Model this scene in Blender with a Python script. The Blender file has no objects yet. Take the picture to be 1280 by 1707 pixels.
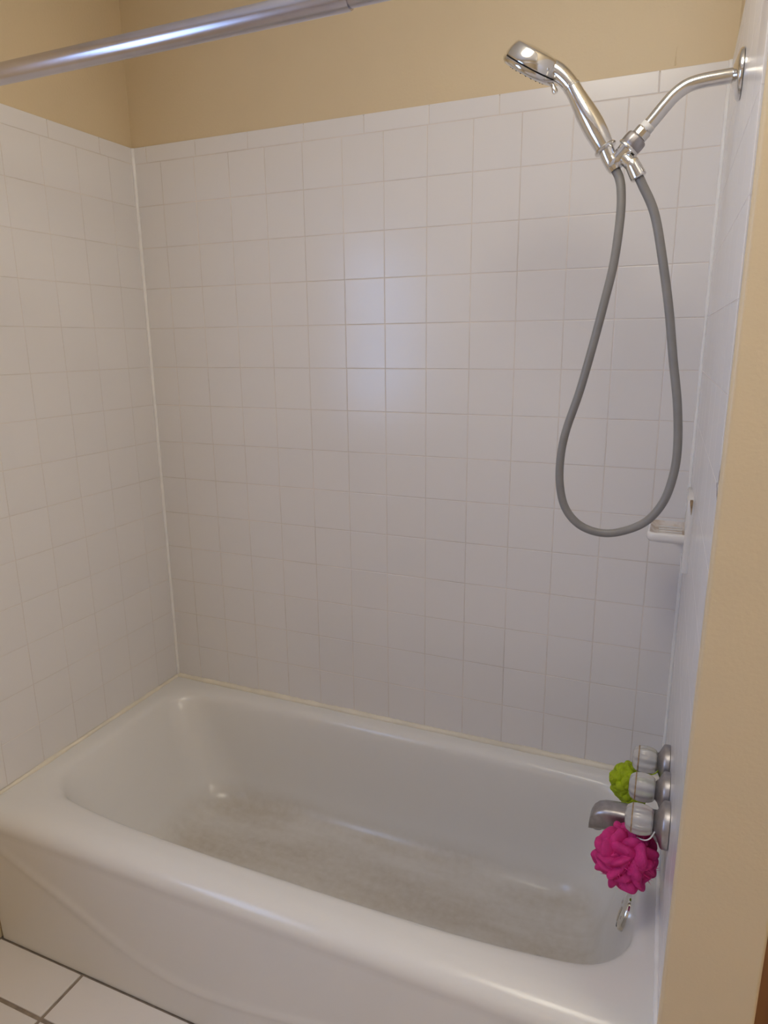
import bpy, bmesh, math, random
from mathutils import Vector, Matrix

random.seed(7)
scene = bpy.context.scene
col = scene.collection
PI = math.pi

# ------------------------------------------------------------------ camera
cam_data = bpy.data.cameras.new('camera')
cam = bpy.data.objects.new('camera', cam_data)
col.objects.link(cam)
R_ = Vector((0.92085301, 0.38978871, -0.00972103))
U_ = Vector((-0.08443526, 0.22368927, 0.97099629))
F_ = Vector((-0.38065788, 0.89332406, -0.23889685))
m = Matrix.Identity(4)
for i in range(3):
    m[i][0], m[i][1], m[i][2] = R_[i], U_[i], -F_[i]
m[0][3], m[1][3], m[2][3] = 1.4503777, -1.6566343, 1.4425057
cam.matrix_world = m
cam_data.sensor_fit = 'HORIZONTAL'
cam_data.sensor_width = 36.0
cam_data.lens = 36.0 * 1151.646 / 1280.0
cam_data.clip_start = 0.01
scene.camera = cam

# ------------------------------------------------------------------ world and exposure
w = bpy.data.worlds.new('world')
scene.world = w
w.use_nodes = True
w.node_tree.nodes['Background'].inputs[0].default_value = (0.75, 0.85, 1.0, 1)
w.node_tree.nodes['Background'].inputs[1].default_value = 0.3
scene.view_settings.view_transform = 'Standard'
scene.view_settings.look = 'None'
scene.view_settings.gamma = 1.0
scene.view_settings.use_curve_mapping = False
scene.view_settings.exposure = 0.1
scene.cycles.max_bounces = 6
scene.cycles.caustics_reflective = False
scene.cycles.adaptive_threshold = 0.02
# light comes from a ceiling lamp, a vanity light bar on the right side wall and a window pane in the left wall (built below)
WINDOW_STRENGTH = 5.6
WINDOW_COLOR = (0.34, 0.54, 1.0)
LAMP_STRENGTH = 8.8
LAMP_COLOR = (1.0, 0.92, 0.76)
BAR_STRENGTH = 22.0
BAR_COLOR = (1.0, 0.94, 0.84)

# ------------------------------------------------------------------ materials
def new_mat(name):
    mt = bpy.data.materials.new(name)
    mt.use_nodes = True
    return mt, mt.node_tree.nodes, mt.node_tree.links, mt.node_tree.nodes['Principled BSDF']

def pbr(name, color, rough=0.5, metal=0.0, spec=0.5, bump=None, vary=None, coat=0.0):
    """bump = (scale, distance); vary = (scale, amount)"""
    mt, N, L, b = new_mat(name)
    b.inputs['Base Color'].default_value = (*color, 1)
    b.inputs['Roughness'].default_value = rough
    b.inputs['Metallic'].default_value = metal
    b.inputs['Specular IOR Level'].default_value = spec
    b.inputs['Coat Weight'].default_value = coat
    tc = N.new('ShaderNodeTexCoord')
    if vary:
        n = N.new('ShaderNodeTexNoise'); n.inputs['Scale'].default_value = vary[0]; n.inputs['Detail'].default_value = 4
        L.new(tc.outputs['Object'], n.inputs['Vector'])
        r = N.new('ShaderNodeValToRGB')
        a = vary[1]
        r.color_ramp.elements[0].position = 0.3; r.color_ramp.elements[1].position = 0.7
        r.color_ramp.elements[0].color = (*[c * (1 - a) for c in color], 1)
        r.color_ramp.elements[1].color = (*[min(1, c * (1 + a)) for c in color], 1)
        L.new(n.outputs['Fac'], r.inputs['Fac']); L.new(r.outputs['Color'], b.inputs['Base Color'])
    if bump:
        n2 = N.new('ShaderNodeTexNoise'); n2.inputs['Scale'].default_value = bump[0]; n2.inputs['Detail'].default_value = 3
        L.new(tc.outputs['Object'], n2.inputs['Vector'])
        bp = N.new('ShaderNodeBump'); bp.inputs['Strength'].default_value = 1.0; bp.inputs['Distance'].default_value = bump[1]
        L.new(n2.outputs['Fac'], bp.inputs['Height']); L.new(bp.outputs['Normal'], b.inputs['Normal'])
    return mt

M = {}
M['paint'] = pbr('tan_wall_paint', (0.70, 0.562, 0.362), 0.45, bump=(160, 0.0004), vary=(3, 0.025))
M['ceiling'] = pbr('white_ceiling_paint', (0.85, 0.83, 0.79), 0.7, bump=(90, 0.001))
M['grout'] = pbr('off_white_grout', (0.72, 0.65, 0.59), 0.6, vary=(7, 0.14))
M['floor_grout'] = pbr('dark_floor_grout', (0.30, 0.24, 0.19), 0.9, vary=(40, 0.2), bump=(300, 0.001))
M['caulk'] = pbr('white_caulk', (0.90, 0.87, 0.84), 0.4, vary=(20, 0.04))
M['caulk_old'] = pbr('yellowed_caulk', (0.80, 0.73, 0.60), 0.5, vary=(9, 0.10))
M['chrome'] = pbr('chrome', (0.78, 0.77, 0.75), 0.14, 1.0, vary=(60, 0.04))
M['satin'] = pbr('satin_metal_tube', (0.58, 0.56, 0.61), 0.27, 1.0, vary=(30, 0.03))
M['dull_chrome'] = pbr('water_spotted_chrome', (0.43, 0.41, 0.42), 0.40, 1.0, vary=(90, 0.12))
M['black'] = pbr('black_rubber', (0.02, 0.02, 0.02), 0.6, vary=(50, 0.1))
M['tape'] = pbr('white_thread_tape', (0.82, 0.80, 0.76), 0.5, bump=(400, 0.0005))
M['ceramic'] = pbr('white_ceramic', (0.80, 0.77, 0.75), 0.16, vary=(10, 0.03))
M['trim_white'] = pbr('white_painted_trim', (0.82, 0.81, 0.79), 0.4, vary=(6, 0.02))
M['hose'] = pbr('grey_vinyl_hose', (0.25, 0.235, 0.22), 0.42, vary=(40, 0.06))

def tile_mat(name, color, rough, amount):
    mt, N, L, b = new_mat(name)
    oi = N.new('ShaderNodeObjectInfo')
    tc = N.new('ShaderNodeTexCoord')
    n = N.new('ShaderNodeTexNoise'); n.inputs['Scale'].default_value = 9; n.inputs['Detail'].default_value = 3
    ad = N.new('ShaderNodeVectorMath'); ad.operation = 'ADD'
    sc_ = N.new('ShaderNodeVectorMath'); sc_.operation = 'SCALE'; sc_.inputs['Scale'].default_value = 7
    cmb = N.new('ShaderNodeCombineXYZ')
    for k in range(3): L.new(oi.outputs['Random'], cmb.inputs[k])
    L.new(cmb.outputs[0], sc_.inputs[0]); L.new(tc.outputs['Object'], ad.inputs[0]); L.new(sc_.outputs[0], ad.inputs[1])
    L.new(ad.outputs[0], n.inputs['Vector'])
    mx = N.new('ShaderNodeMath'); mx.operation = 'MULTIPLY_ADD'; mx.inputs[1].default_value = 0.5
    L.new(n.outputs['Fac'], mx.inputs[0])
    hl = N.new('ShaderNodeMath'); hl.operation = 'MULTIPLY'; hl.inputs[1].default_value = 0.5
    L.new(oi.outputs['Random'], hl.inputs[0]); L.new(hl.outputs[0], mx.inputs[2])
    r = N.new('ShaderNodeValToRGB')
    r.color_ramp.elements[0].color = (*[c * (1 - amount) for c in color], 1)
    r.color_ramp.elements[1].color = (*[min(1, c * (1 + amount)) for c in color], 1)
    L.new(mx.outputs[0], r.inputs['Fac']); L.new(r.outputs['Color'], b.inputs['Base Color'])
    b.inputs['Roughness'].default_value = rough
    return mt
M['tile'] = tile_mat('glazed_white_wall_tile', (0.80, 0.765, 0.745), 0.22, 0.015)
M['floor_tile'] = tile_mat('white_floor_tile', (0.80, 0.75, 0.72), 0.3, 0.03)

# tub enamel: white with brownish wear streaks on the basin floor
mt, N, L, b = new_mat('white_tub_enamel'); M['enamel'] = mt
tc = N.new('ShaderNodeTexCoord'); sep = N.new('ShaderNodeSeparateXYZ'); L.new(tc.outputs['Object'], sep.inputs[0])
mp = N.new('ShaderNodeMapping'); mp.inputs['Scale'].default_value = (1.6, 8, 3); mp.inputs['Rotation'].default_value = (0, 0, 0.06)
L.new(tc.outputs['Object'], mp.inputs['Vector'])
n1 = N.new('ShaderNodeTexNoise'); n1.inputs['Scale'].default_value = 1.3; n1.inputs['Detail'].default_value = 5; L.new(mp.outputs[0], n1.inputs['Vector'])
n2 = N.new('ShaderNodeTexNoise'); n2.inputs['Scale'].default_value = 55; n2.inputs['Detail'].default_value = 4; L.new(tc.outputs['Object'], n2.inputs['Vector'])
mr = N.new('ShaderNodeMapRange'); mr.interpolation_type = 'SMOOTHSTEP'
mr.inputs['From Min'].default_value = 0.135; mr.inputs['From Max'].default_value = 0.055
L.new(sep.outputs['Z'], mr.inputs['Value'])
rp = N.new('ShaderNodeValToRGB'); rp.color_ramp.elements[0].position = 0.25; rp.color_ramp.elements[1].position = 0.6
rp.color_ramp.elements[0].color = (0.12, 0.12, 0.12, 1)
L.new(n1.outputs['Fac'], rp.inputs['Fac'])
mu = N.new('ShaderNodeMath'); mu.operation = 'MULTIPLY'; L.new(mr.outputs[0], mu.inputs[0]); L.new(rp.outputs['Color'], mu.inputs[1])
gt = N.new('ShaderNodeMath'); gt.operation = 'GREATER_THAN'; gt.inputs[1].default_value = -0.66 + 0.36
L.new(sep.outputs['Y'], gt.inputs[0])
mg = N.new('ShaderNodeMath'); mg.operation = 'MULTIPLY'; L.new(mu.outputs[0], mg.inputs[0]); L.new(gt.outputs[0], mg.inputs[1])
mu2 = N.new('ShaderNodeMath'); mu2.operation = 'MULTIPLY'; L.new(mg.outputs[0], mu2.inputs[0])
ma = N.new('ShaderNodeMath'); ma.operation = 'MULTIPLY_ADD'; ma.inputs[1].default_value = 0.5; ma.inputs[2].default_value = 0.35
L.new(n2.outputs['Fac'], ma.inputs[0]); L.new(ma.outputs[0], mu2.inputs[1])
mix = N.new('ShaderNodeMix'); mix.data_type = 'RGBA'
mix.inputs[6].default_value = (0.80, 0.770, 0.73, 1); mix.inputs[7].default_value = (0.50, 0.43, 0.33, 1)
L.new(mu2.outputs[0], mix.inputs[0]); L.new(mix.outputs[2], b.inputs['Base Color'])
b.inputs['Roughness'].default_value = 0.22

# brown-stained ceramic of the soap tray
mt, N, L, b = new_mat('stained_soap_tray'); M['stained'] = mt
tc = N.new('ShaderNodeTexCoord'); n1 = N.new('ShaderNodeTexNoise'); n1.inputs['Scale'].default_value = 28; n1.inputs['Detail'].default_value = 4
L.new(tc.outputs['Object'], n1.inputs['Vector'])
rp = N.new('ShaderNodeValToRGB'); rp.color_ramp.elements[0].position = 0.42; rp.color_ramp.elements[1].position = 0.68
rp.color_ramp.elements[0].color = (0.72, 0.66, 0.62, 1); rp.color_ramp.elements[1].color = (0.42, 0.28, 0.16, 1)
L.new(n1.outputs['Fac'], rp.inputs['Fac']); L.new(rp.outputs['Color'], b.inputs['Base Color']); b.inputs['Roughness'].default_value = 0.4

M['scuff'] = pbr('grey_scuff', (0.36, 0.32, 0.31), 0.6, vary=(200, 0.3))
M['rust'] = pbr('rusty_stain', (0.36, 0.24, 0.13), 0.7, vary=(120, 0.3))

# wood
mt, N, L, b = new_mat('orange_brown_wood'); M['wood'] = mt
tc = N.new('ShaderNodeTexCoord'); mp = N.new('ShaderNodeMapping'); mp.inputs['Scale'].default_value = (9, 9, 0.9)
L.new(tc.outputs['Object'], mp.inputs['Vector'])
n1 = N.new('ShaderNodeTexNoise'); n1.inputs['Scale'].default_value = 4; n1.inputs['Detail'].default_value = 6; L.new(mp.outputs[0], n1.inputs['Vector'])
rp = N.new('ShaderNodeValToRGB'); rp.color_ramp.elements[0].color = (0.20, 0.075, 0.018, 1); rp.color_ramp.elements[1].color = (0.42, 0.19, 0.05, 1)
L.new(n1.outputs['Fac'], rp.inputs['Fac']); L.new(rp.outputs['Color'], b.inputs['Base Color']); b.inputs['Roughness'].default_value = 0.35

# netting of the bath poufs
def net_mat(name, color, trans):
    mt, N, L, b = new_mat(name)
    out = N['Material Output']
    tc = N.new('ShaderNodeTexCoord')
    n = N.new('ShaderNodeTexNoise'); n.inputs['Scale'].default_value = 60; n.inputs['Detail'].default_value = 3
    L.new(tc.outputs['Object'], n.inputs['Vector'])
    r = N.new('ShaderNodeValToRGB'); r.color_ramp.elements[0].position = 0.3; r.color_ramp.elements[1].position = 0.7
    r.color_ramp.elements[0].color = (*[c * 0.85 for c in color], 1); r.color_ramp.elements[1].color = (*[min(1, c * 1.15) for c in color], 1)
    L.new(n.outputs['Fac'], r.inputs['Fac']); L.new(r.outputs['Color'], b.inputs['Base Color'])
    b.inputs['Roughness'].default_value = 0.55
    v = N.new('ShaderNodeTexVoronoi'); v.inputs['Scale'].default_value = 600
    L.new(tc.outputs['Object'], v.inputs['Vector'])
    bp = N.new('ShaderNodeBump'); bp.inputs['Distance'].default_value = 0.0008
    L.new(v.outputs['Distance'], bp.inputs['Height']); L.new(bp.outputs['Normal'], b.inputs['Normal'])
    t = N.new('ShaderNodeBsdfTranslucent'); L.new(r.outputs['Color'], t.inputs['Color'])
    mx = N.new('ShaderNodeMixShader'); mx.inputs[0].default_value = trans
    L.new(b.outputs[0], mx.inputs[1]); L.new(t.outputs[0], mx.inputs[2]); L.new(mx.outputs[0], out.inputs['Surface'])
    return mt
M['pink'] = net_mat('pink_netting', (0.90, 0.05, 0.33), 0.35)
M['green'] = net_mat('lime_netting', (0.58, 0.72, 0.015), 0.35)

# clear acrylic
mt, N, L, b = new_mat('clear_acrylic'); M['acrylic'] = mt
b.inputs['Base Color'].default_value = (0.97, 0.95, 0.93, 1); b.inputs['Roughness'].default_value = 0.08
b.inputs['IOR'].default_value = 1.45; b.inputs['Transmission Weight'].default_value = 0.6
tc = N.new('ShaderNodeTexCoord'); n = N.new('ShaderNodeTexNoise'); n.inputs['Scale'].default_value = 70
L.new(tc.outputs['Object'], n.inputs['Vector'])
r = N.new('ShaderNodeValToRGB'); r.color_ramp.elements[0].color = (0.93, 0.88, 0.84, 1); r.color_ramp.elements[1].color = (1, 0.98, 0.96, 1)
L.new(n.outputs['Fac'], r.inputs['Fac']); L.new(r.outputs['Color'], b.inputs['Base Color'])

def emit_mat(name, color, strength):
    mt, N, L, b = new_mat(name)
    b.inputs['Base Color'].default_value = (0.8, 0.8, 0.8, 1)
    b.inputs['Emission Color'].default_value = (*color, 1)
    b.inputs['Emission Strength'].default_value = strength
    return mt
M['window_pane'] = emit_mat('daylit_frosted_pane', WINDOW_COLOR, WINDOW_STRENGTH)
M['lamp_glass'] = emit_mat('lit_lamp_glass', LAMP_COLOR, LAMP_STRENGTH)
M['bar_glass'] = emit_mat('lit_bar_glass', BAR_COLOR, BAR_STRENGTH)

# ------------------------------------------------------------------ helpers
def link(name, mesh, mat, parent=None, smooth=False):
    o = bpy.data.objects.new(name, mesh)
    col.objects.link(o)
    if mat is not None and not mesh.materials:
        mesh.materials.append(mat)
    if smooth:
        mesh.polygons.foreach_set('use_smooth', [True] * len(mesh.polygons))
    if parent is not None:
        o.parent = parent
    return o

def obj(name, vf, mat, parent=None, smooth=False, sharp=None):
    me = bpy.data.meshes.new(name)
    me.from_pydata([tuple(v) for v in vf[0]], [], vf[1])
    bm = bmesh.new(); bm.from_mesh(me)
    bmesh.ops.recalc_face_normals(bm, faces=bm.faces)
    bm.to_mesh(me); bm.free()
    o = link(name, me, mat, parent, smooth)
    if sharp:
        me.set_sharp_from_angle(angle=math.radians(sharp))
    return o

def empty(name, loc=(0, 0, 0)):
    o = bpy.data.objects.new(name, None)
    o.empty_display_size = 0.05
    o.location = loc
    col.objects.link(o)
    return o

def tag(o, label=None, cat=None, group=None, kind=None):
    if label: o['label'] = label
    if cat: o['category'] = cat
    if group: o['group'] = group
    if kind: o['kind'] = kind
    return o

def join(*vfs):
    V, F = [], []
    for v, f in vfs:
        n = len(V); V += [tuple(p) for p in v]; F += [tuple(i + n for i in q) for q in f]
    return V, F

def shift(vf, d):
    d = Vector(d)
    return [Vector(v) - d for v in vf[0]], vf[1]

def box(x0, x1, y0, y1, z0, z1):
    v = [(x, y, z) for z in (z0, z1) for y in (y0, y1) for x in (x0, x1)]
    return v, [(0, 2, 3, 1), (4, 5, 7, 6), (0, 1, 5, 4), (2, 6, 7, 3), (0, 4, 6, 2), (1, 3, 7, 5)]

def prism(poly, z0, z1):
    n = len(poly)
    v = [(x, y, z0) for x, y in poly] + [(x, y, z1) for x, y in poly]
    f = [tuple(range(n))[::-1], tuple(range(n, 2 * n))] + [(i, (i + 1) % n, n + (i + 1) % n, n + i) for i in range(n)]
    return v, f

def frame_of(d):
    d = Vector(d).normalized()
    a = Vector((0, 1, 0)) if abs(d.y) < 0.9 else Vector((1, 0, 0))
    u = a.cross(d).normalized()
    return u, d.cross(u), d

def lathe(p, d, prof, n=32, cap=True, flute=None):
    """revolve (t, r) profile about the line p + t d; flute = (count, depth)"""
    u, v, d = frame_of(d); p = Vector(p)
    V, F = [], []
    for t, r in prof:
        for k in range(n):
            a = 2 * PI * k / n
            rr = r
            if flute: rr = r * (1 - flute[1] * (0.5 + 0.5 * math.cos(flute[0] * a)))
            V.append(p + d * t + (u * math.cos(a) + v * math.sin(a)) * rr)
    for i in range(len(prof) - 1):
        for k in range(n):
            F.append((i * n + k, i * n + (k + 1) % n, (i + 1) * n + (k + 1) % n, (i + 1) * n + k))
    if cap:
        F.append(tuple(range(n))); F.append(tuple((len(prof) - 1) * n + k for k in range(n)))
    return V, F

def catmull(pts, sub):
    P = [Vector(p) for p in pts]
    P = [P[0] * 2 - P[1]] + P + [P[-1] * 2 - P[-2]]
    out = []
    for i in range(1, len(P) - 2):
        for s in range(sub):
            t = s / sub
            a, b_, c, e = P[i - 1], P[i], P[i + 1], P[i + 2]
            out.append(0.5 * ((2 * b_) + (c - a) * t + (2 * a - 5 * b_ + 4 * c - e) * t * t + (3 * b_ - a - 3 * c + e) * t ** 3))
    out.append(P[-2])
    return out

def sweep(pts, rad, n=16, cap=True):
    pts = [Vector(p) for p in pts]
    if not isinstance(rad, (list, tuple)): rad = [rad] * len(pts)
    V, F = [], []
    u = None
    for i, p in enumerate(pts):
        d = (pts[min(i + 1, len(pts) - 1)] - pts[max(i - 1, 0)]).normalized()
        if u is None: u = frame_of(d)[0]
        u = (u - d * u.dot(d)).normalized(); v = d.cross(u)
        for k in range(n):
            a = 2 * PI * k / n
            V.append(p + (u * math.cos(a) + v * math.sin(a)) * rad[i])
    for i in range(len(pts) - 1):
        for k in range(n):
            F.append((i * n + k, i * n + (k + 1) % n, (i + 1) * n + (k + 1) % n, (i + 1) * n + k))
    if cap:
        F.append(tuple(range(n))); F.append(tuple((len(pts) - 1) * n + k for k in range(n)))
    return V, F

# ------------------------------------------------------------------ the room
H = 2.44
W = 1.489                      # tile face of the right end wall at the back corner
SK = 0.0174                    # the end wall runs very slightly out of square
def xw(y): return W - SK * y
YF = -0.75                     # front face of the end wall
PITCH, TILE = 0.110, 0.1080
ZTOP, ZBULL = 1.9688, 1.9265
X0 = 0.0921

floor_o = tag(obj('floor', box(-0.1, 2.9, -2.9, 0.1, -0.1, -0.003), M['floor_grout']), kind='structure', label='white tiled bathroom floor with dark grout')
tag(obj('ceiling', box(-0.1, 2.9, -2.9, 0.12, H, H + 0.1), M['ceiling']), kind='structure', label='plain white ceiling above the tub')

wall_back = tag(obj('wall_back', box(-0.106, 1.75, 0.006, 0.12, 0, H), M['paint']), kind='structure', label='tan painted wall with white square tiles behind the tub')
# left wall with the window opening
WY0, WY1, WZ0, WZ1 = -2.35, -1.35, 1.05, 1.95
lw = join(box(-0.106, -0.006, WY1, 0.006, 0, H), box(-0.106, -0.006, -2.9, WY0, 0, H),
          box(-0.106, -0.006, WY0, WY1, 0, WZ0), box(-0.106, -0.006, WY0, WY1, WZ1, H))
wall_left = tag(obj('wall_left', lw, M['paint']), kind='structure', label='tan painted wall with white tiles at the sloping end of the tub')
# right end wall: a stub wall whose painted end faces the room
cr = 0.006
def arc(cx, cy, r, a0, a1, n=5): return [(cx + r * math.cos(math.radians(a0 + (a1 - a0) * k / n)), cy + r * math.sin(math.radians(a0 + (a1 - a0) * k / n))) for k in range(n + 1)]
poly = [(W + 0.006, 0.006), (xw(-0.738) + 0.006, -0.738), (xw(-0.738) + 0.0005, -0.738)]
poly += arc(1.5022 + cr, YF + cr, cr, 180, 270) + arc(1.625 - cr, YF + cr, cr, 270, 360) + [(1.625, 0.006)]
wv, wf = prism(poly, 0, H)
wv = [(x + (0.0055 * (z - 1.25) if y < -0.7375 else 0), y, z) for x, y, z in wv]   # the painted corner is a little out of plumb
wall_right = tag(obj('wall_right', (wv, wf), M['paint']), kind='structure', label='tan painted end of the stub wall beside the shower fittings')
tag(obj('wall_front', box(-0.1, 2.9, -3.0, -2.9, 0, H), M['paint']), kind='structure', label='tan painted wall behind the viewer')
tag(obj('wall_side', box(2.8, 2.9, -2.9, 0.1, 0, H), M['paint']), kind='structure', label='tan painted wall at the far right side of the room')
tag(obj('wall_behind_door', join(box(1.627, 1.66, -0.50, -0.40, 0, H), box(2.48, 2.8, -0.50, -0.40, 0, H), box(1.66, 2.48, -0.50, -0.40, 2.05, H)), M['paint']), kind='structure', label='tan painted wall around the wooden door')

# --- wall tiles
def tile_mesh(w_, h_, t=0.006, inset=0.0012, name='tile'):
    key = (name, round(w_, 5), round(h_, 5), t, inset)
    if key in tile_cache: return tile_cache[key]
    a, b_ = w_ / 2, h_ / 2
    V = []
    for z, i in ((-t, 0), (-0.0009, 0), (-0.00025, inset * 0.35), (0, inset)):
        V += [(-a + i, -b_ + i, z), (a - i, -b_ + i, z), (a - i, b_ - i, z), (-a + i, b_ - i, z)]
    F = []
    for k in range(3):
        for j in range(4):
            F.append((k * 4 + j, k * 4 + (j + 1) % 4, k * 4 + 4 + (j + 1) % 4, k * 4 + 4 + j))
    F.append((12, 13, 14, 15))
    me = bpy.data.meshes.new(name)
    me.from_pydata(V, [], F)
    tile_cache[key] = me
    return me
tile_cache = {}

def lay(parent, name, origin, tx, nrm, spans_u, spans_v, mat, jit=0.0009, gap=0.0016, inset=0.0012):
    """one tile per (u, v) span; tx = direction of u, z = direction of v"""
    tx = Vector(tx).normalized(); nrm = Vector(nrm).normalized(); tz = Vector((0, 0, 1)) if abs(nrm.z) < 0.5 else nrm.cross(tx)
    for (u0, u1) in spans_u:
        for (v0, v1) in spans_v:
            me = tile_mesh(u1 - u0 - gap, v1 - v0 - gap, inset=inset, name=name)
            if not me.materials: me.materials.append(mat)
            o = bpy.data.objects.new(name, me); col.objects.link(o)
            R = Matrix((tx, tz, nrm)).transposed().to_4x4()
            J = Matrix.Rotation(random.uniform(-jit, jit), 4, 'X') @ Matrix.Rotation(random.uniform(-jit, jit), 4, 'Y')
            c = Vector(origin) + tx * (u0 + u1) / 2 + tz * (v0 + v1) / 2 + nrm * random.uniform(-1, 1) * jit * 0.12
            o.parent = parent
            o.matrix_world = Matrix.Translation(c) @ R @ J

rows = [(ZBULL - (k + 1) * PITCH, ZBULL - k * PITCH) for k in range(14)]
def cols(start, first, end):
    e = [start, start + first]
    while e[-1] + PITCH < end - 0.012: e.append(e[-1] + PITCH)
    e.append(end)
    return list(zip(e[:-1], e[1:]))
def bulls(start, first, end, p=0.164):
    e = [start, start + first]
    while e[-1] + p < end - 0.02: e.append(e[-1] + p)
    e.append(end)
    return list(zip(e[:-1], e[1:]))

tag(obj('grout_bed', box(0.0, W, 0.0007, 0.006, 0.3805, ZTOP - 0.004), M['grout'], wall_back))
bc = [(0.002, X0)] + [(X0 + k * PITCH, X0 + (k + 1) * PITCH) for k in range(12)] + [(X0 + 12 * PITCH, W - 0.001)]
lay(wall_back, 'tile', (0, 0, 0), (1, 0, 0), (0, -1, 0), bc, rows, M['tile'])
lay(wall_back, 'bullnose_tile', (0, 0, 0), (1, 0, 0), (0, -1, 0), bulls(0.002, 0.044, W - 0.001), [(ZBULL, ZTOP)], M['tile'])

tag(obj('grout_bed', box(-0.006, -0.0007, -0.79, 0.0, 0.3805, ZTOP - 0.004), M['grout'], wall_left))
lc = [(-b_, -a) for a, b_ in cols(0.002, 0.092, 0.75)]
rows_l = rows
lay(wall_left, 'tile', (0, 0, 0), (0, 1, 0), (1, 0, 0), lc, rows_l, M['tile'], jit=0.0006, gap=0.0011, inset=0.0008)
lay(wall_left, 'bullnose_tile', (0, 0, 0), (0, 1, 0), (1, 0, 0), [(-b_, -a) for a, b_ in bulls(0.002, 0.12, 0.79)], [(ZBULL, ZTOP)], M['tile'])
lay(wall_left, 'bullnose_tile', (0, 0, 0), (0, 1, 0), (1, 0, 0), [(-0.79, -0.75)], [(rows[-1][0] + k * 0.1540, rows[-1][0] + (k + 1) * 0.1540) for k in range(10)], M['tile'])

tdir = Vector((SK, -1, 0)).normalized(); ndir = Vector((-1, -SK, 0)).normalized()
gb = []
for yy in (0.0, -0.736):
    gb += [(xw(yy) + 0.0009, yy), ]
gpoly = [(xw(0) + 0.0003, 0.0), (xw(-0.736) + 0.0003, -0.736), (xw(-0.736) + 0.006, -0.736), (xw(0) + 0.006, 0.0)]
tag(obj('grout_bed', prism(gpoly, 0.3805, ZTOP - 0.004), M['grout'], wall_right))
lay(wall_right, 'tile', (W, 0, 0), tdir, ndir, cols(0.002, 0.076, 0.737), rows, M['tile'], jit=0.00003, gap=0.0005, inset=0.0005)
lay(wall_right, 'bullnose_tile', (W, 0, 0), tdir, ndir, bulls(0.002, 0.08, 0.737), [(ZBULL, ZTOP)], M['tile'], jit=0.00003, gap=0.0005, inset=0.0005)

# --- floor tiles
FG = 0.009
fx = [-0.006, 0.267] + [0.267 + 0.33 * k for k in range(1, 8)] + [2.8]
fy = [-0.7235 + FG / 2, -0.841] + [-0.841 - 0.33 * k for k in range(1, 7)] + [-2.9]
lay(floor_o, 'floor_tile', (0, 0, 0), (1, 0, 0), (0, 0, 1),
    list(zip(fx[:-1], fx[1:])), [(b_, a) for a, b_ in zip(fy[:-1], fy[1:])], M['floor_tile'], jit=0.0008, gap=FG)

# --- caulk beads (irregular)
def bead(name, pts, r, mat, seed, wob=0.25, n=8):
    rnd = random.Random(seed)
    P = catmull(pts, 1) if len(pts) > 2 else [Vector(p) for p in pts]
    path = []
    for a, b_ in zip(P[:-1], P[1:]):
        k = max(2, int((b_ - a).length / 0.006))
        path += [a.lerp(b_, i / k) for i in range(k)]
    path.append(P[-1])
    rad, cur = [], 1.0
    for _ in path:
        cur += rnd.uniform(-1, 1) * wob * 0.5; cur += (1 - cur) * 0.15
        rad.append(r * max(0.55, min(1.6, cur)))
    return sweep(path, rad, n)
tag(obj('trim_1', bead('t', [(0.0025, -0.0025, 0.384), (0.0025, -0.0025, ZTOP - 0.002)], 0.0052, M['caulk'], 1, 0.12), M['caulk'], smooth=True), kind='structure', label='white caulk bead in the left tiled corner')
tag(obj('trim_2', bead('t', [(W - 0.002, -0.0025, 0.384), (W - 0.002, -0.0025, ZTOP - 0.002)], 0.0046, M['caulk'], 2, 0.2), M['caulk'], smooth=True), kind='structure', label='white caulk bead in the right tiled corner')
tag(obj('trim_3', bead('t', [(0.004, -0.003, 0.3815), (W, -0.003, 0.3815)], 0.0088, M['caulk'], 3, 0.22), M['caulk_old'], smooth=True), kind='structure', label='cream caulk bead along the back rim of the tub')
tag(obj('trim_4', bead('t', [(0.002, -0.004, 0.381), (0.002, -0.725, 0.381)], 0.0072, M['caulk_old'], 4, 0.25), M['caulk_old'], smooth=True), kind='structure', label='yellowed caulk bead along the left rim of the tub')
tag(obj('trim_5', bead('t', [(W - 0.001, -0.004, 0.381), (xw(-0.735) - 0.001, -0.735, 0.381)], 0.006, M['caulk'], 5, 0.15), M['caulk'], smooth=True), kind='structure', label='white caulk bead where tub meets the right tiles')

# ------------------------------------------------------------------ bathtub
NC, NX, NY = 10, 64, 26
def ring(x0, x1, yb, yf, r, z, bowf=0.0, bowb=0.0, rl=None):
    cx, hx, cy, hy = (x0 + x1) / 2, (x1 - x0) / 2, (yb + yf) / 2, (yb - yf) / 2
    pts = []
    r = min(r, hx * 0.98, hy * 0.98)
    ix, iy = hx - r, hy - r
    for k in range(NX): pts.append((-ix + 2 * ix * k / NX, -hy))
    for k in range(NC): a = -PI / 2 + PI / 2 * k / NC; pts.append((ix + r * math.cos(a), -iy + r * math.sin(a)))
    for k in range(NY): pts.append((hx, -iy + 2 * iy * k / NY))
    for k in range(NC): a = PI / 2 * k / NC; pts.append((ix + r * math.cos(a), iy + r * math.sin(a)))
    for k in range(NX): pts.append((ix - 2 * ix * k / NX, hy))
    for k in range(NC): a = PI / 2 + PI / 2 * k / NC; pts.append((-ix + r * math.cos(a), iy + r * math.sin(a)))
    for k in range(NY): pts.append((-hx, iy - 2 * iy * k / NY))
    for k in range(NC): a = PI + PI / 2 * k / NC; pts.append((-ix + r * math.cos(a), -iy + r * math.sin(a)))
    out = []
    for x, y in pts:
        u = x / hx; v = y / hy
        off = (bowf * abs(u) ** 3.5 * (0.5 - v / 2)) - bowb * abs(u) ** 3.5 * (0.5 + v / 2)
        X, Y = cx + x, cy + y + off
        X += SK * (-Y) * max(0.0, (X / W)) ** 6
        out.append((X, Y, z))
    return out
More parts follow.
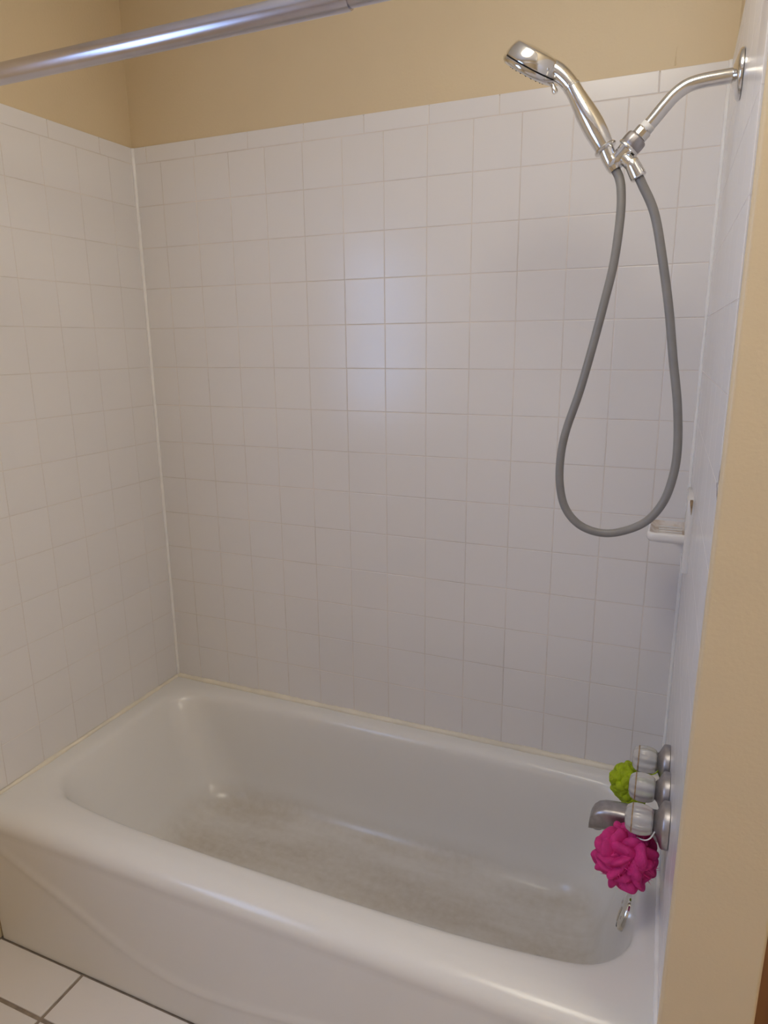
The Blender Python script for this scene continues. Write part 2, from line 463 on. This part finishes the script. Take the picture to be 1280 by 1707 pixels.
def zc(x):
    k = [(-0.1, .345), (0.05, .285), (.212, .215), (.373, .143), (.47, .110), (.536, .097), (.615, .094), (.722, .105), (.837, .125), (1.0, .16), (1.3, .23), (1.6, .32)]
    for (a, za), (b_, zb) in zip(k[:-1], k[1:]):
        if x <= b_:
            t = (x - a) / (b_ - a); return za + (zb - za) * t
    return k[-1][1]
rings = []
OX0, OX1, OYB = 0.0005, W - 0.0012, -0.0005
for i in range(0, 55):
    z = 0.0005 + 0.006 * i
    yf = -0.7195 - 0.009 * min(1, z / 0.3) ** 1.5
    rg = ring(OX0, OX1, OYB, yf, 0.003, z)
    rg = [((x, y - 0.0035 * math.exp(-((z - zc(x)) / 0.011) ** 2), zz) if y < -0.70 else (x, y, zz)) for x, y, zz in rg]
    rings.append(rg)
for z, yf in ((.336, -.7305), (.344, -.7315), (.352, -.7305), (.359, -.7275), (.3655, -.7225), (.371, -.7155), (.3755, -.7065), (.3785, -.696), (.380, -.686)):
    rings.append(ring(OX0, OX1, OYB, yf, 0.003, z))
lip = [
    (.020, 1.478, -.014, -.676, .03, .3795, .012, .004), (.034, 1.469, -.026, -.660, .06, .3785, .028, .010),
    (.044, 1.462, -.034, -.650, .08, .3770, .036, .014), (.052, 1.456, -.041, -.643, .09, .3740, .042, .018),
    (.058, 1.4515, -.047, -.637, .095, .3695, .045, .020), (.063, 1.448, -.052, -.632, .10, .363, .046, .020),
    (.069, 1.4455, -.056, -.628, .10, .352, .046, .020), (.078, 1.441, -.059, -.624, .10, .335, .045, .020),
    (.093, 1.434, -.063, -.619, .10, .305, .043, .020), (.112, 1.426, -.068, -.613, .105, .265, .040, .018),
    (.131, 1.417, -.073, -.608, .11, .225, .036, .016), (.150, 1.408, -.078, -.602, .115, .185, .033, .014),
    (.168, 1.398, -.083, -.597, .12, .148, .030, .012), (.183, 1.389, -.089, -.590, .12, .118, .028, .010),
    (.198, 1.379, -.097, -.582, .12, .095, .025, .008), (.215, 1.367, -.107, -.572, .12, .078, .02, .006),
    (.235, 1.352, -.120, -.560, .115, .067, .018, .005), (.262, 1.332, -.138, -.543, .11, .060, .015, .004),
    (.30, 1.302, -.163, -.520, .10, .0565, .01, .002), (.36, 1.26, -.20, -.48, .09, .055, .005, 0),
    (.50, 1.15, -.26, -.42, .06, .0535, 0, 0), (.70, .95, -.32, -.36, .015, .0525, 0, 0)]
for x0, x1, yb, yf, r, z, bf, bb in lip:
    rings.append(ring(x0, x1, yb, yf, r, z, bf, bb))
n = len(rings[0])
V = [p for rg in rings for p in rg]
F = []
for i in range(len(rings) - 1):
    for k in range(n):
        F.append((i * n + k, i * n + (k + 1) % n, (i + 1) * n + (k + 1) % n, (i + 1) * n + k))
F.append(tuple((len(rings) - 1) * n + k for k in range(n)))
tub = empty('bathtub', (0.745, -0.36, 0.0))
tag(tub, 'white enamel alcove bathtub with a sloping left end and stained floor', 'bathtub')
tb = obj('tub_shell', shift((V, F), (0.745, -0.36, 0)), M['enamel'], tub, smooth=True, sharp=50)

def under(root, name, vf, mat, smooth=True, sharp=40):
    """mesh given in world coordinates, stored relative to its thing's base"""
    return obj(name, shift(vf, root.location), mat, root, smooth, sharp)

dr = under(tub, 'drain', lathe((1.26, -0.345, 0.0555), (0, 0, 1), [(0, .030), (.002, .030), (.0035, .026), (.002, .018), (.002, .004)], 28), M['chrome'])

# ------------------------------------------------------------------ window and door (setting)
win = tag(empty('window_1', (-0.056, (WY0 + WY1) / 2, WZ0)), kind='structure', label='frosted window in the left wall')
fr = 0.05
under(win, 'window_frame', join(box(-0.09, -0.02, WY0, WY0 + fr, WZ0, WZ1), box(-0.09, -0.02, WY1 - fr, WY1, WZ0, WZ1),
      box(-0.09, -0.02, WY0 + fr, WY1 - fr, WZ0, WZ0 + fr), box(-0.09, -0.02, WY0 + fr, WY1 - fr, WZ1 - fr, WZ1)), M['trim_white'], False)
zm = (WZ0 + WZ1) / 2
under(win, 'meeting_rail', box(-0.085, -0.025, WY0 + fr, WY1 - fr, zm - 0.018, zm + 0.018), M['trim_white'], False)
under(win, 'pane', box(-0.062, -0.056, WY0 + fr, WY1 - fr, WZ0 + fr, zm - 0.018), M['window_pane'], False)
under(win, 'pane', box(-0.062, -0.056, WY0 + fr, WY1 - fr, zm + 0.018, WZ1 - fr), M['window_pane'], False)
under(win, 'window_sill', box(-0.02, 0.02, WY0 - 0.03, WY1 + 0.03, WZ0 - 0.025, WZ0), M['trim_white'], False)

door = tag(empty('door_1', (2.07, -0.47, 0.0)), kind='structure', label='orange brown wooden door beyond the stub wall')
under(door, 'door_leaf', box(1.665, 2.475, -0.49, -0.45, 0.006, 2.04), M['wood'], False)
for z0, z1 in ((0.15, 0.85), (0.98, 1.9)):
    for xa, xb in ((1.76, 2.03), (2.11, 2.38)):
        under(door, 'door_panel', box(xa, xb, -0.498, -0.489, z0, z1), M['wood'], False)
under(door, 'door_knob', lathe((2.42, -0.49, 0.92), (0, -1, 0), [(0, .026), (.006, .026), (.012, .010), (.03, .010), (.038, .022), (.055, .026), (.066, .018), (.068, .002)], 24), M['chrome'])

# ------------------------------------------------------------------ ceiling lamp
LX, LY = 1.18, -1.02
lamp = tag(empty('ceiling_lamp', (LX, LY, H)), 'round flush ceiling lamp with a lit frosted bowl', 'lamp')
under(lamp, 'base', lathe((LX, LY, H), (0, 0, -1), [(0, .28), (.015, .28), (.02, .275), (.02, .01)], 40), M['trim_white'])
under(lamp, 'glass_bowl', lathe((LX, LY, H - 0.02), (0, 0, -1), [(0, .26), (.03, .257), (.07, .235), (.10, .19), (.12, .13), (.13, .06), (.131, .003)], 40), M['lamp_glass'])
bar = tag(empty('vanity_light', (2.8, -1.40, 2.01)), 'long vanity light bar on the far side wall', 'lamp')
under(bar, 'back_plate', box(2.775, 2.7995, -1.78, -1.02, 1.97, 2.05), M['chrome'], False)
under(bar, 'glass_tube', lathe((2.73, -1.75, 2.01), (0, 1, 0), [(0, .03), (.01, .05), (.69, .05), (.70, .03)], 24), M['bar_glass'])
for yy in (-1.68, -1.12):
    under(bar, 'bracket', box(2.755, 2.777, yy - .02, yy + .02, 1.99, 2.03), M['chrome'], False)

# ------------------------------------------------------------------ shower curtain rod
rod = tag(empty('shower_rod', (0.0, -0.72, 1.88)), 'satin metal tension rod spanning above the tub front', 'rod')
under(rod, 'outer_tube', lathe((0.012, -0.72, 1.8795), (1, 0, 0), [(0, .0150), (.002, .0157), (.995, .0157), (.998, .0150), (.998, .0128)], 36), M['satin'])
under(rod, 'inner_tube', lathe((0.99, -0.72, 1.8795), (1, 0, 0), [(0, .0127), (xw(-.72) - 1.004, .0127)], 36), M['satin'])
under(rod, 'end_cap', lathe((0.0004, -0.72, 1.8795), (1, 0, 0), [(0, .024), (.010, .024), (.020, .0185), (.03, .0175), (.03, .0158)], 28), M['trim_white'])
under(rod, 'end_cap', lathe((xw(-.72) - 0.0008, -0.72, 1.8795), (-1, 0, 0), [(0, .022), (.010, .022), (.020, .0165), (.03, .015), (.03, .0128)], 28), M['trim_white'])

# ------------------------------------------------------------------ shower arm, hand shower, hose
YS = -0.37
arm = tag(empty('shower_mount', (xw(YS), YS, 1.83)), 'chrome bent shower arm with round wall flange and swivel holder', 'shower mount')
under(arm, 'wall_flange', lathe((xw(YS) - 0.0004, YS, 1.829), (-1, 0, 0), [(0, .0350), (.003, .0350), (.006, .033), (.009, .024), (.0115, .0165), (.013, .0135), (.013, .0109)], 44), M['chrome'])
path = catmull([(1.492, YS, 1.829), (1.470, YS, 1.8285), (1.440, YS, 1.827), (1.420, YS, 1.823), (1.404, YS, 1.8135), (1.390, YS, 1.7995), (1.378, YS, 1.7855), (1.366, YS, 1.772)], 8)
under(arm, 'pipe', sweep(path, 0.0105, 24), M['chrome'])
d = (Vector((1.333, YS, 1.737)) - Vector((1.366, YS, 1.772))).normalized()
p0 = Vector((1.3685, YS, 1.775))
under(arm, 'thread_tape', lathe(p0, d, [(0, .0108), (.001, .0114), (.009, .0112), (.010, .0106)], 20), M['tape'])
under(arm, 'inlet_nut', lathe(p0, d, [(.009, .0118), (.0105, .0132), (.021, .0132), (.0225, .0120)], 12), M['chrome'], True, 25)
under(arm, 'swivel_nut', lathe(p0, d, [(.0215, .0125), (.0235, .0165), (.026, .0178), (.034, .0182), (.040, .0178), (.0415, .0168)], 36, flute=(12, 0.05)), M['dull_chrome'], True, 35)
under(arm, 'swivel_ring', lathe(p0, d, [(.0405, .0178), (.042, .0190), (.0445, .0190), (.046, .0170)], 36), M['chrome'])
under(arm, 'diverter_body', lathe(p0, d, [(.045, .0150), (.050, .0142), (.066, .0135), (.072, .0125), (.076, .009), (.0765, .002)], 28), M['chrome'])
pc = p0 + d * 0.058
co = Vector((1.3475, YS - 0.010, 1.717))
under(arm, 'hose_outlet', sweep([pc + Vector((0.002, 0, -0.002)), pc.lerp(co, .5) + Vector((.001, -.002, 0)), co + Vector((.002, 0, -.004))], [.0105, .0108, .0104], 22), M['chrome'])
# fork that grips the hand shower
fk = pc + d * 0.010
hb = Vector((1.310, YS, 1.729))
under(arm, 'cradle', sweep([fk, fk.lerp(hb, .5) + Vector((0, -.004, -.003)), hb + Vector((0.005, 0, 0))], [.0105, .0115, .0125], 18), M['chrome'])

hs = tag(empty('hand_shower', (1.318, YS, 1.718)), 'chrome hand shower with round head resting in its holder', 'hand shower')
hpts = [(1.3215, YS, 1.7125), (1.3165, YS, 1.721), (1.309, YS, 1.7345), (1.3045, YS, 1.7445)]
under(hs, 'hose_socket', sweep(hpts, [.0100, .0120, .0125, .0128], 24), M['chrome'])
hd = (Vector((1.243, YS, 1.8475)) - Vector((1.3035, YS, 1.7465))).normalized()
hp = Vector((1.3045, YS, 1.7445))
under(hs, 'collar', lathe(hp, hd, [(-.001, .0128), (.0005, .0175), (.003, .0188), (.0055, .0175), (.0065, .0140)], 32), M['chrome'])
prof = [(.006, .0150), (.015, .0162), (.030, .0176), (.045, .0182), (.060, .0178), (.075, .0166), (.090, .0150), (.103, .0137), (.112, .0132), (.116, .0130)]
under(hs, 'handle', lathe(hp, hd, prof, 32), M['chrome'])
under(hs, 'handle_ring', lathe(hp, hd, [(.115, .0130), (.116, .0139), (.119, .0139), (.120, .0130)], 32), M['chrome'])
npts = catmull([hp + hd * 0.118, (1.232, YS, 1.8595), (1.2215, YS, 1.869), (1.209, YS, 1.8765), (1.195, YS, 1.882)], 6)
under(hs, 'neck', sweep(npts, [.0130 + 0.0025 * (i / (len(npts) - 1)) for i in range(len(npts))], 26), M['chrome'])
fc = Vector((1.171, YS, 1.8765)); fn = Vector((-0.52, 0.235, -0.82)).normalized()
under(hs, 'head', lathe(fc, -fn, [(.0095, .0440), (.010, .0462), (.012, .0466), (.022, .0430), (.031, .0385), (.0335, .0365), (.0345, .0330), (.036, .018), (.0365, .002)], 48), M['chrome'])
under(hs, 'gasket', lathe(fc, -fn, [(.0075, .0440), (.0095, .0440)], 48), M['black'])
under(hs, 'face_ring', lathe(fc, -fn, [(.0080, .0440), (.0078, .0472), (.004, .0478), (.000, .0462), (-.0022, .043), (-.0022, .040)], 48), M['chrome'])
face = under(hs, 'spray_face', lathe(fc, -fn, [(-.0018, .040), (-.0030, .036), (-.0034, .001)], 40), M['dull_chrome'])
us, vs, ds = frame_of(fn)
noz = []
for rr, cnt in ((.012, 8), (.021, 14), (.031, 20)):
    for k in range(cnt):
        a = 2 * PI * k / cnt
        noz.append(lathe(fc + (us * math.cos(a) + vs * math.sin(a)) * rr, fn, [(.002, .0013), (.0045, .0010)], 6))
nz = under(face, 'nozzles', join(*noz), M['black'], False)
nz.data.transform(Matrix.Translation(-Vector(hs.location)))
lp = fc + Vector((0.039, 0, -0.0247)) - fn * 0.004
under(hs, 'spray_lever', sweep([lp + Vector((-0.004, 0, 0.003)), lp + Vector((0.002, -0.002, -0.006)), lp + Vector((0.005, -0.003, -0.013)), lp + Vector((0.0065, -0.003, -0.0165))], [.0038, .0036, .0050, .0040], 14), M['chrome'])

hose = tag(empty('shower_hose', (1.352, YS, 1.70)), 'grey flexible hose hanging in a long loop below the shower arm', 'hose')
hb2 = Vector((1.3625, YS - 0.010, 1.690))
dd = (hb2 - co).normalized()
under(hose, 'end_nut', lathe(co - dd * 0.006, dd, [(0, .0098), (.002, .0112), (.010, .0116), (.024, .0128), (.029, .0128), (.031, .0110), (.031, .0075)], 28), M['chrome'])
hp_ = [(1.3215, YS, 1.713), (1.328, YS, 1.700), (1.3325, YS - .004, 1.680), (1.3345, YS - .01, 1.64), (1.330, YS - .015, 1.57), (1.319, YS - .02, 1.505), (1.304, YS - .022, 1.43), (1.287, YS - .022, 1.355),
       (1.267, YS - .02, 1.285), (1.2595, YS - .018, 1.235), (1.2605, YS - .016, 1.185), (1.272, YS - .014, 1.142), (1.298, YS - .012, 1.112), (1.335, YS - .010, 1.0995), (1.372, YS - .008, 1.1045), (1.412, YS - .006, 1.126), (1.438, YS - .004, 1.163),
       (1.4505, YS - .003, 1.21), (1.4535, YS - .002, 1.262), (1.447, YS - .002, 1.335), (1.434, YS - .002, 1.41), (1.421, YS - .003, 1.490), (1.405, YS - .004, 1.568), (1.387, YS - .006, 1.640), (hb2.x + dd.x * .004, hb2.y, hb2.z + dd.z * .004), (hb2.x - dd.x * .01, hb2.y - dd.y * .01, hb2.z - dd.z * .01)]
under(hose, 'tube', sweep(catmull(hp_, 10), 0.0073, 16), M['hose'])

# ------------------------------------------------------------------ valve handles
ZV, XV = 0.590, 1.447
hl = ['clear acrylic tap handle farthest from the viewer, above the lime pouf',
      'clear acrylic tap handle in the middle of three, above the spout',
      'clear acrylic tap handle nearest the viewer, holding the pink pouf']
for i, y in enumerate((-0.27, -0.37, -0.47)):
    x1 = xw(y)
    h_ = tag(empty('tap_handle', (x1, y, ZV)), hl[i], 'tap handle', 'three tap handles above the tub spout')
    rr = 0.039 if i < 2 else 0.042
    under(h_, 'escutcheon', lathe((x1 - 0.0004, y, ZV), (-1, 0, 0), [(0, rr), (.009, rr), (.012, rr * .96), (.016, rr * .78), (.020, rr * .56), (.024, rr * .46), (.028, .0105)], 40), M['dull_chrome'])
    under(h_, 'stem', lathe((x1 - 0.015, y, ZV), (-1, 0, 0), [(0, .0125), (.010, .0120), (.012, .0085), (.014, .0080)], 20), M['dull_chrome'])
    under(h_, 'core', lathe((XV + 0.0225, y, ZV), (-1, 0, 0), [(.001, .0085), (.034, .0075), (.036, .003)], 20), M['tape'])
    under(h_, 'seam_ring', lathe((XV + 0.023, y, ZV), (-1, 0, 0), [(.0345, .0274), (.0352, .0276), (.0364, .0273), (.0370, .0268)], 80, cap=False, flute=(10, 0.07)), M['rust'])
    k = under(h_, 'knob', lathe((XV + 0.023, y, ZV), (-1, 0, 0), [(0, .006), (0, .019), (.003, .0235), (.010, .0268), (.020, .0285), (.030, .0282), (.038, .0262), (.044, .0225), (.047, .017), (.047, .0135), (.0455, .013), (.0455, .001)], 80, flute=(10, 0.07)), M['acrylic'], True, 30)
    under(h_, 'index_cap', lathe((XV - 0.0226, y, ZV), (-1, 0, 0), [(0, .0120), (.0018, .0120), (.0026, .0105), (.0026, .001)], 24), M['dull_chrome'])

# ------------------------------------------------------------------ tub spout
spout = tag(empty('tub_spout', (xw(YS), YS, 0.512)), 'dull chrome tub spout between the two poufs', 'spout')
def spout_vf():
    V, F = [], []
    secs = [  # x, half width, top z, bottom z
        (1.4945, .0255, .5375, .4865), (1.480, .0255, .5375, .4865), (1.455, .0250, .5375, .4870), (1.425, .0245, .5370, .4875), (1.400, .0240, .5362, .4870),
        (1.382, .0235, .5345, .4850), (1.369, .0225, .5300, .4820), (1.360, .0210, .5210, .4800), (1.3545, .0190, .5080, .4790), (1.3525, .0170, .4960, .4790)]
    n_ = 28
    for x, hw, zt, zb in secs:
        cz, hz = (zt + zb) / 2, (zt - zb) / 2
        for k in range(n_):
            a = 2 * PI * k / n_
            e = 0.55
            c_, s_ = math.cos(a), math.sin(a)
            V.append((x, YS + hw * math.copysign(abs(c_) ** e, c_), cz + hz * math.copysign(abs(s_) ** e, s_)))
    for i in range(len(secs) - 1):
        for k in range(n_):
            F.append((i * n_ + k, i * n_ + (k + 1) % n_, (i + 1) * n_ + (k + 1) % n_, (i + 1) * n_ + k))
    F.append(tuple(range(n_))); F.append(tuple((len(secs) - 1) * n_ + k for k in range(n_)))
    return V, F
under(spout, 'spout_body', spout_vf(), M['dull_chrome'], True, 50)
under(spout, 'outlet', lathe((1.368, YS, 0.4815), (0, 0, -1), [(-.004, .0115), (.004, .0115), (.004, .009), (-.002, .0088), (-.002, .001)], 22), M['dull_chrome'])

# ------------------------------------------------------------------ overflow plate with trip lever
ov = tag(empty('overflow_plate', (1.4405, YS, 0.297)), 'round chrome overflow plate with lever on the tub end', 'overflow plate')
nov = Vector((-1, 0, 0.26)).normalized()
oc = Vector((1.4365, YS, 0.2935)); od = Vector((-0.26, 0, -1)).normalized()
under(ov, 'plate', lathe(oc, nov, [(-.006, .0390), (.003, .0390), (.006, .0370), (.0085, .0280), (.0095, .006), (.0095, .001)], 40), M['chrome'])
under(ov, 'trip_lever', sweep([oc + nov * .007 - od * .004, oc + nov * .0085 + od * .006, oc + nov * .0075 + od * .018, oc + nov * .0055 + od * .029], [.0042, .0042, .0040, .0042], 14), M['chrome'])
for s in (-1, 1):
    under(ov, 'screw', lathe(oc + nov * .0068 + Vector((0, s * 0.022, 0)), nov, [(0, .0042), (.0025, .0042), (.0032, .003), (.0032, .0005)], 14), M['chrome'])
under(ov, 'drain_slot', lathe(oc + od * .0350 + nov * .000, nov, [(0, .0080), (.0062, .0080), (.0066, .001)], 16), M['black'])

# ------------------------------------------------------------------ soap dish on the end wall
SY0, SY1 = -0.205, -0.085
sd = tag(empty('soap_dish', (xw(-0.145), -0.145, 1.06)), 'white ceramic soap dish with stained tray on the end wall', 'soap dish')
def rbox(x0, x1, y0, y1, z0, z1, r=0.004, seg=3):
    bm = bmesh.new()
    v, f = box(x0, x1, y0, y1, z0, z1)
    vs_ = [bm.verts.new(p) for p in v]
    for q in f: bm.faces.new([vs_[i] for i in q])
    bmesh.ops.recalc_face_normals(bm, faces=bm.faces)
    bmesh.ops.bevel(bm, geom=list(bm.edges), offset=r, segments=seg, affect='EDGES', profile=0.5)
    bm.verts.index_update()
    out = [tuple(v_.co) for v_ in bm.verts], [tuple(v_.index for v_ in f_.verts) for f_ in bm.faces]
    bm.free()
    return out
xs = xw(-0.145)
under(sd, 'back_plate', rbox(xs - 0.010, xs + 0.004, SY0 - 0.012, SY1 + 0.008, 0.985, 1.137, 0.004), M['ceramic'])
def tray():
    # shallow tray, rounded outer end; raised lip around
    n_ = 40
    def outline(ins, z):
        pts = []
        xa, xb = 1.411 + ins, xs - 0.004
        y0, y1 = SY0 + ins, SY1 - ins
        r = 0.014 - ins * 0.3
        for k in range(11): a = math.radians(180 + 90 * k / 10); pts.append((xa + r + r * math.cos(a), y0 + r + r * math.sin(a), z))
        pts += [(xb, y0, z), (xb, y1, z)]
        for k in range(11): a = math.radians(90 + 90 * k / 10); pts.append((xa + r + r * math.cos(a), y1 - r + r * math.sin(a), z))
        return pts
    rr = [outline(.012, 1.0405), outline(.004, 1.043), outline(.0, 1.0495), outline(.0, 1.0585), outline(.0015, 1.0612), outline(.005, 1.062)]
    V = [p for q in rr for p in q]; n_ = len(rr[0]); F = []
    for i in range(len(rr) - 1):
        for k in range(n_): F.append((i * n_ + k, i * n_ + (k + 1) % n_, (i + 1) * n_ + (k + 1) % n_, (i + 1) * n_ + k))
    F.append(tuple(range(n_)))
    basin = [outline(.005, 1.062), outline(.009, 1.0590), outline(.014, 1.0545), outline(.022, 1.053)]
    V2 = [p for q in basin for p in q]; F2 = []
    for i in range(len(basin) - 1):
        for k in range(n_): F2.append((i * n_ + k, i * n_ + (k + 1) % n_, (i + 1) * n_ + (k + 1) % n_, (i + 1) * n_ + k))
    F2.append(tuple((len(basin) - 1) * n_ + k for k in range(n_)))
    return (V, F), (V2, F2)
ta, tb_ = tray()
tr = under(sd, 'tray', ta, M['ceramic'], True, 60)
bs = under(sd, 'tray_floor', tb_, M['stained'], True, 60)
# fillet under the tray and soap ribs
under(sd, 'bracket', (lambda P: prism([(0, 0)], 0, 1) if False else ([(x, y, z) for y in (SY0 + 0.02, SY1 - 0.02) for x, z in P], [tuple(range(len(P))), tuple(range(len(P), 2 * len(P)))] + [(k, (k + 1) % len(P), len(P) + (k + 1) % len(P), len(P) + k) for k in range(len(P))]))(
    [(xs - 0.008, 1.044), (1.445, 1.044), (1.462, 1.040), (1.473, 1.032), (1.480, 1.018), (xs - 0.008, 1.002)]), M['ceramic'], True, 35)
for k in range(4):
    yk = SY0 + 0.03 + 0.02 * k
    under(sd, 'soap_rib', rbox(1.432, 1.478, yk - 0.002, yk + 0.002, 1.052, 1.0565, 0.0012, 2), M['ceramic'])
st = under(sd, 'rust_streak', sweep(catmull([(1.4880, -0.2165, 1.138), (1.4885, -0.2172, 1.128), (1.4890, -0.2172, 1.118), (1.4895, -0.2172, 1.108)], 4), [.0026, .0028, .0028, .0026, .0024, .0021, .0018, .0015, .0012, .001, .0008, .0006, .0004], 8), M['rust'])
st['label'] = 'brown rust streak'

# ------------------------------------------------------------------ bath poufs
def pouf(center, R, seed, lobes, depth, shells=((1.0, 1.0),), lenr=(.24, .36), widr=(.15, .22)):
    """overlapping puffy folds of netting around a ball"""
    rnd = random.Random(seed); c = Vector(center)
    V, F = [], []
    NS, NW = 16, 12
    for sh, share in shells:
        cnt = int(lobes * share)
        for i in range(cnt):
            zz = 1 - 2 * (i + 0.5) / cnt; th = i * 2.399963 + rnd.uniform(-.3, .3) + sh
            d_ = Vector((math.sqrt(1 - zz * zz) * math.cos(th), math.sqrt(1 - zz * zz) * math.sin(th), zz))
            u_, v_, d_ = frame_of(d_)
            a = rnd.uniform(0, PI)
            t_ = u_ * math.cos(a) + v_ * math.sin(a); b_ = d_.cross(t_)
            ls, lw_ = rnd.uniform(*lenr) * R, rnd.uniform(*widr) * R       # half length and half width
            top = R * sh * rnd.uniform(.88, 1.02); ph = rnd.uniform(0, 6.28); bend = rnd.uniform(-.5, .5) * R * .3
            hgt = depth * R
            base = len(V)
            for si in range(NS + 1):
                s = -1 + 2 * si / NS
                e_ = math.sqrt(max(0.0, 1 - abs(s) ** 3.0))                      # rounded ends
                for wi in range(NW + 1):
                    al = PI * (-0.62 + 1.24 * wi / NW)                            # a fold: the arc of a tube, open below
                    wv_ = lw_ * (0.35 + 0.65 * e_) * math.sin(al) * (1 + .06 * math.sin(5 * s + ph))
                    hv = (hgt * .5 * (math.cos(al) - 1)) * (1.1 - .1 * e_) - hgt * .8 * (1 - e_)
                    p_ = d_ * (top + hv - (s * ls) ** 2 / (1.8 * R) + .015 * R * math.sin(6 * s + ph)) + t_ * (s * ls * 1.1) + b_ * (wv_ + bend * s * s)
                    V.append(c + p_)
            for si in range(NS):
                for wi in range(NW):
                    p_ = base + si * (NW + 1) + wi
                    F.append((p_, p_ + 1, p_ + NW + 2, p_ + NW + 1))
    return V, F
def core(center, R):
    return lathe(Vector(center) - Vector((0, 0, R)), (0, 0, 1), [(R - R * math.cos(PI * k / 10), max(.0005, R * math.sin(PI * k / 10))) for k in range(11)], 20)

pk = tag(empty('bath_pouf', (1.429, -0.470, 0.507)), 'bright pink mesh bath pouf hanging from the nearest tap handle', 'bath pouf')
under(pk, 'ruffles', pouf((1.429, -0.474, 0.506), 0.0630, 3, 44, .95, ((1.0, 1.0), (.84, 1.2)), (.34, .50), (.13, .20)), M['pink'], True, 180)
under(pk, 'core', core((1.429, -0.474, 0.506), 0.038), M['pink'])
under(pk, 'hanging_cord', sweep(catmull([(1.440, -0.476, 0.555), (1.462, -0.492, 0.566), (1.474, -0.4895, 0.585), (1.476, -0.470, 0.6035), (1.474, -0.4510, 0.585), (1.462, -0.452, 0.564), (1.440, -0.474, 0.552)], 6), 0.0013, 6), M['caulk'])
gr = tag(empty('bath_pouf', (1.426, -0.262, 0.522)), 'lime green mesh bath pouf behind the tap handles', 'bath pouf')
under(gr, 'ruffles', pouf((1.4245, -0.262, 0.522), 0.0480, 9, 90, .5, ((1.0, 1.0), (.9, 1.0))), M['green'], True, 180)
under(gr, 'core', core((1.4245, -0.262, 0.522), 0.030), M['green'])
under(gr, 'hanging_cord', sweep(catmull([(1.440, -0.264, 0.556), (1.462, -0.288, 0.570), (1.474, -0.2895, 0.585), (1.476, -0.270, 0.6035), (1.474, -0.2510, 0.585), (1.462, -0.252, 0.568), (1.440, -0.262, 0.554)], 6), 0.0013, 6), M['green'])

# ------------------------------------------------------------------ small marks on the walls
under(wall_back, 'paint_drip', sweep(catmull([(1.386, .0068, 2.008), (1.385, .0068, 1.995), (1.3845, .0070, 1.984), (1.385, .0072, 1.974)], 4), [.0012] * 6 + [.0018] * 4 + [.0024] * 3, 8), M['paint'])
under(wall_right, 'scuff_mark', sweep(catmull([(1.5035, -.7377, 1.308), (1.5025, -.7377, 1.286), (1.5020, -.7377, 1.270)], 4), [.0004] * 4 + [.0007] * 3 + [.0003] * 2, 6), M['scuff'])
under(wall_right, 'scuff_mark', sweep(catmull([(1.5005, -.7360, 1.272), (1.5015, -.7360, 1.262), (1.5025, -.7365, 1.250)], 4), [.0004] * 4 + [.0006] * 3 + [.0003] * 2, 6), M['scuff'])
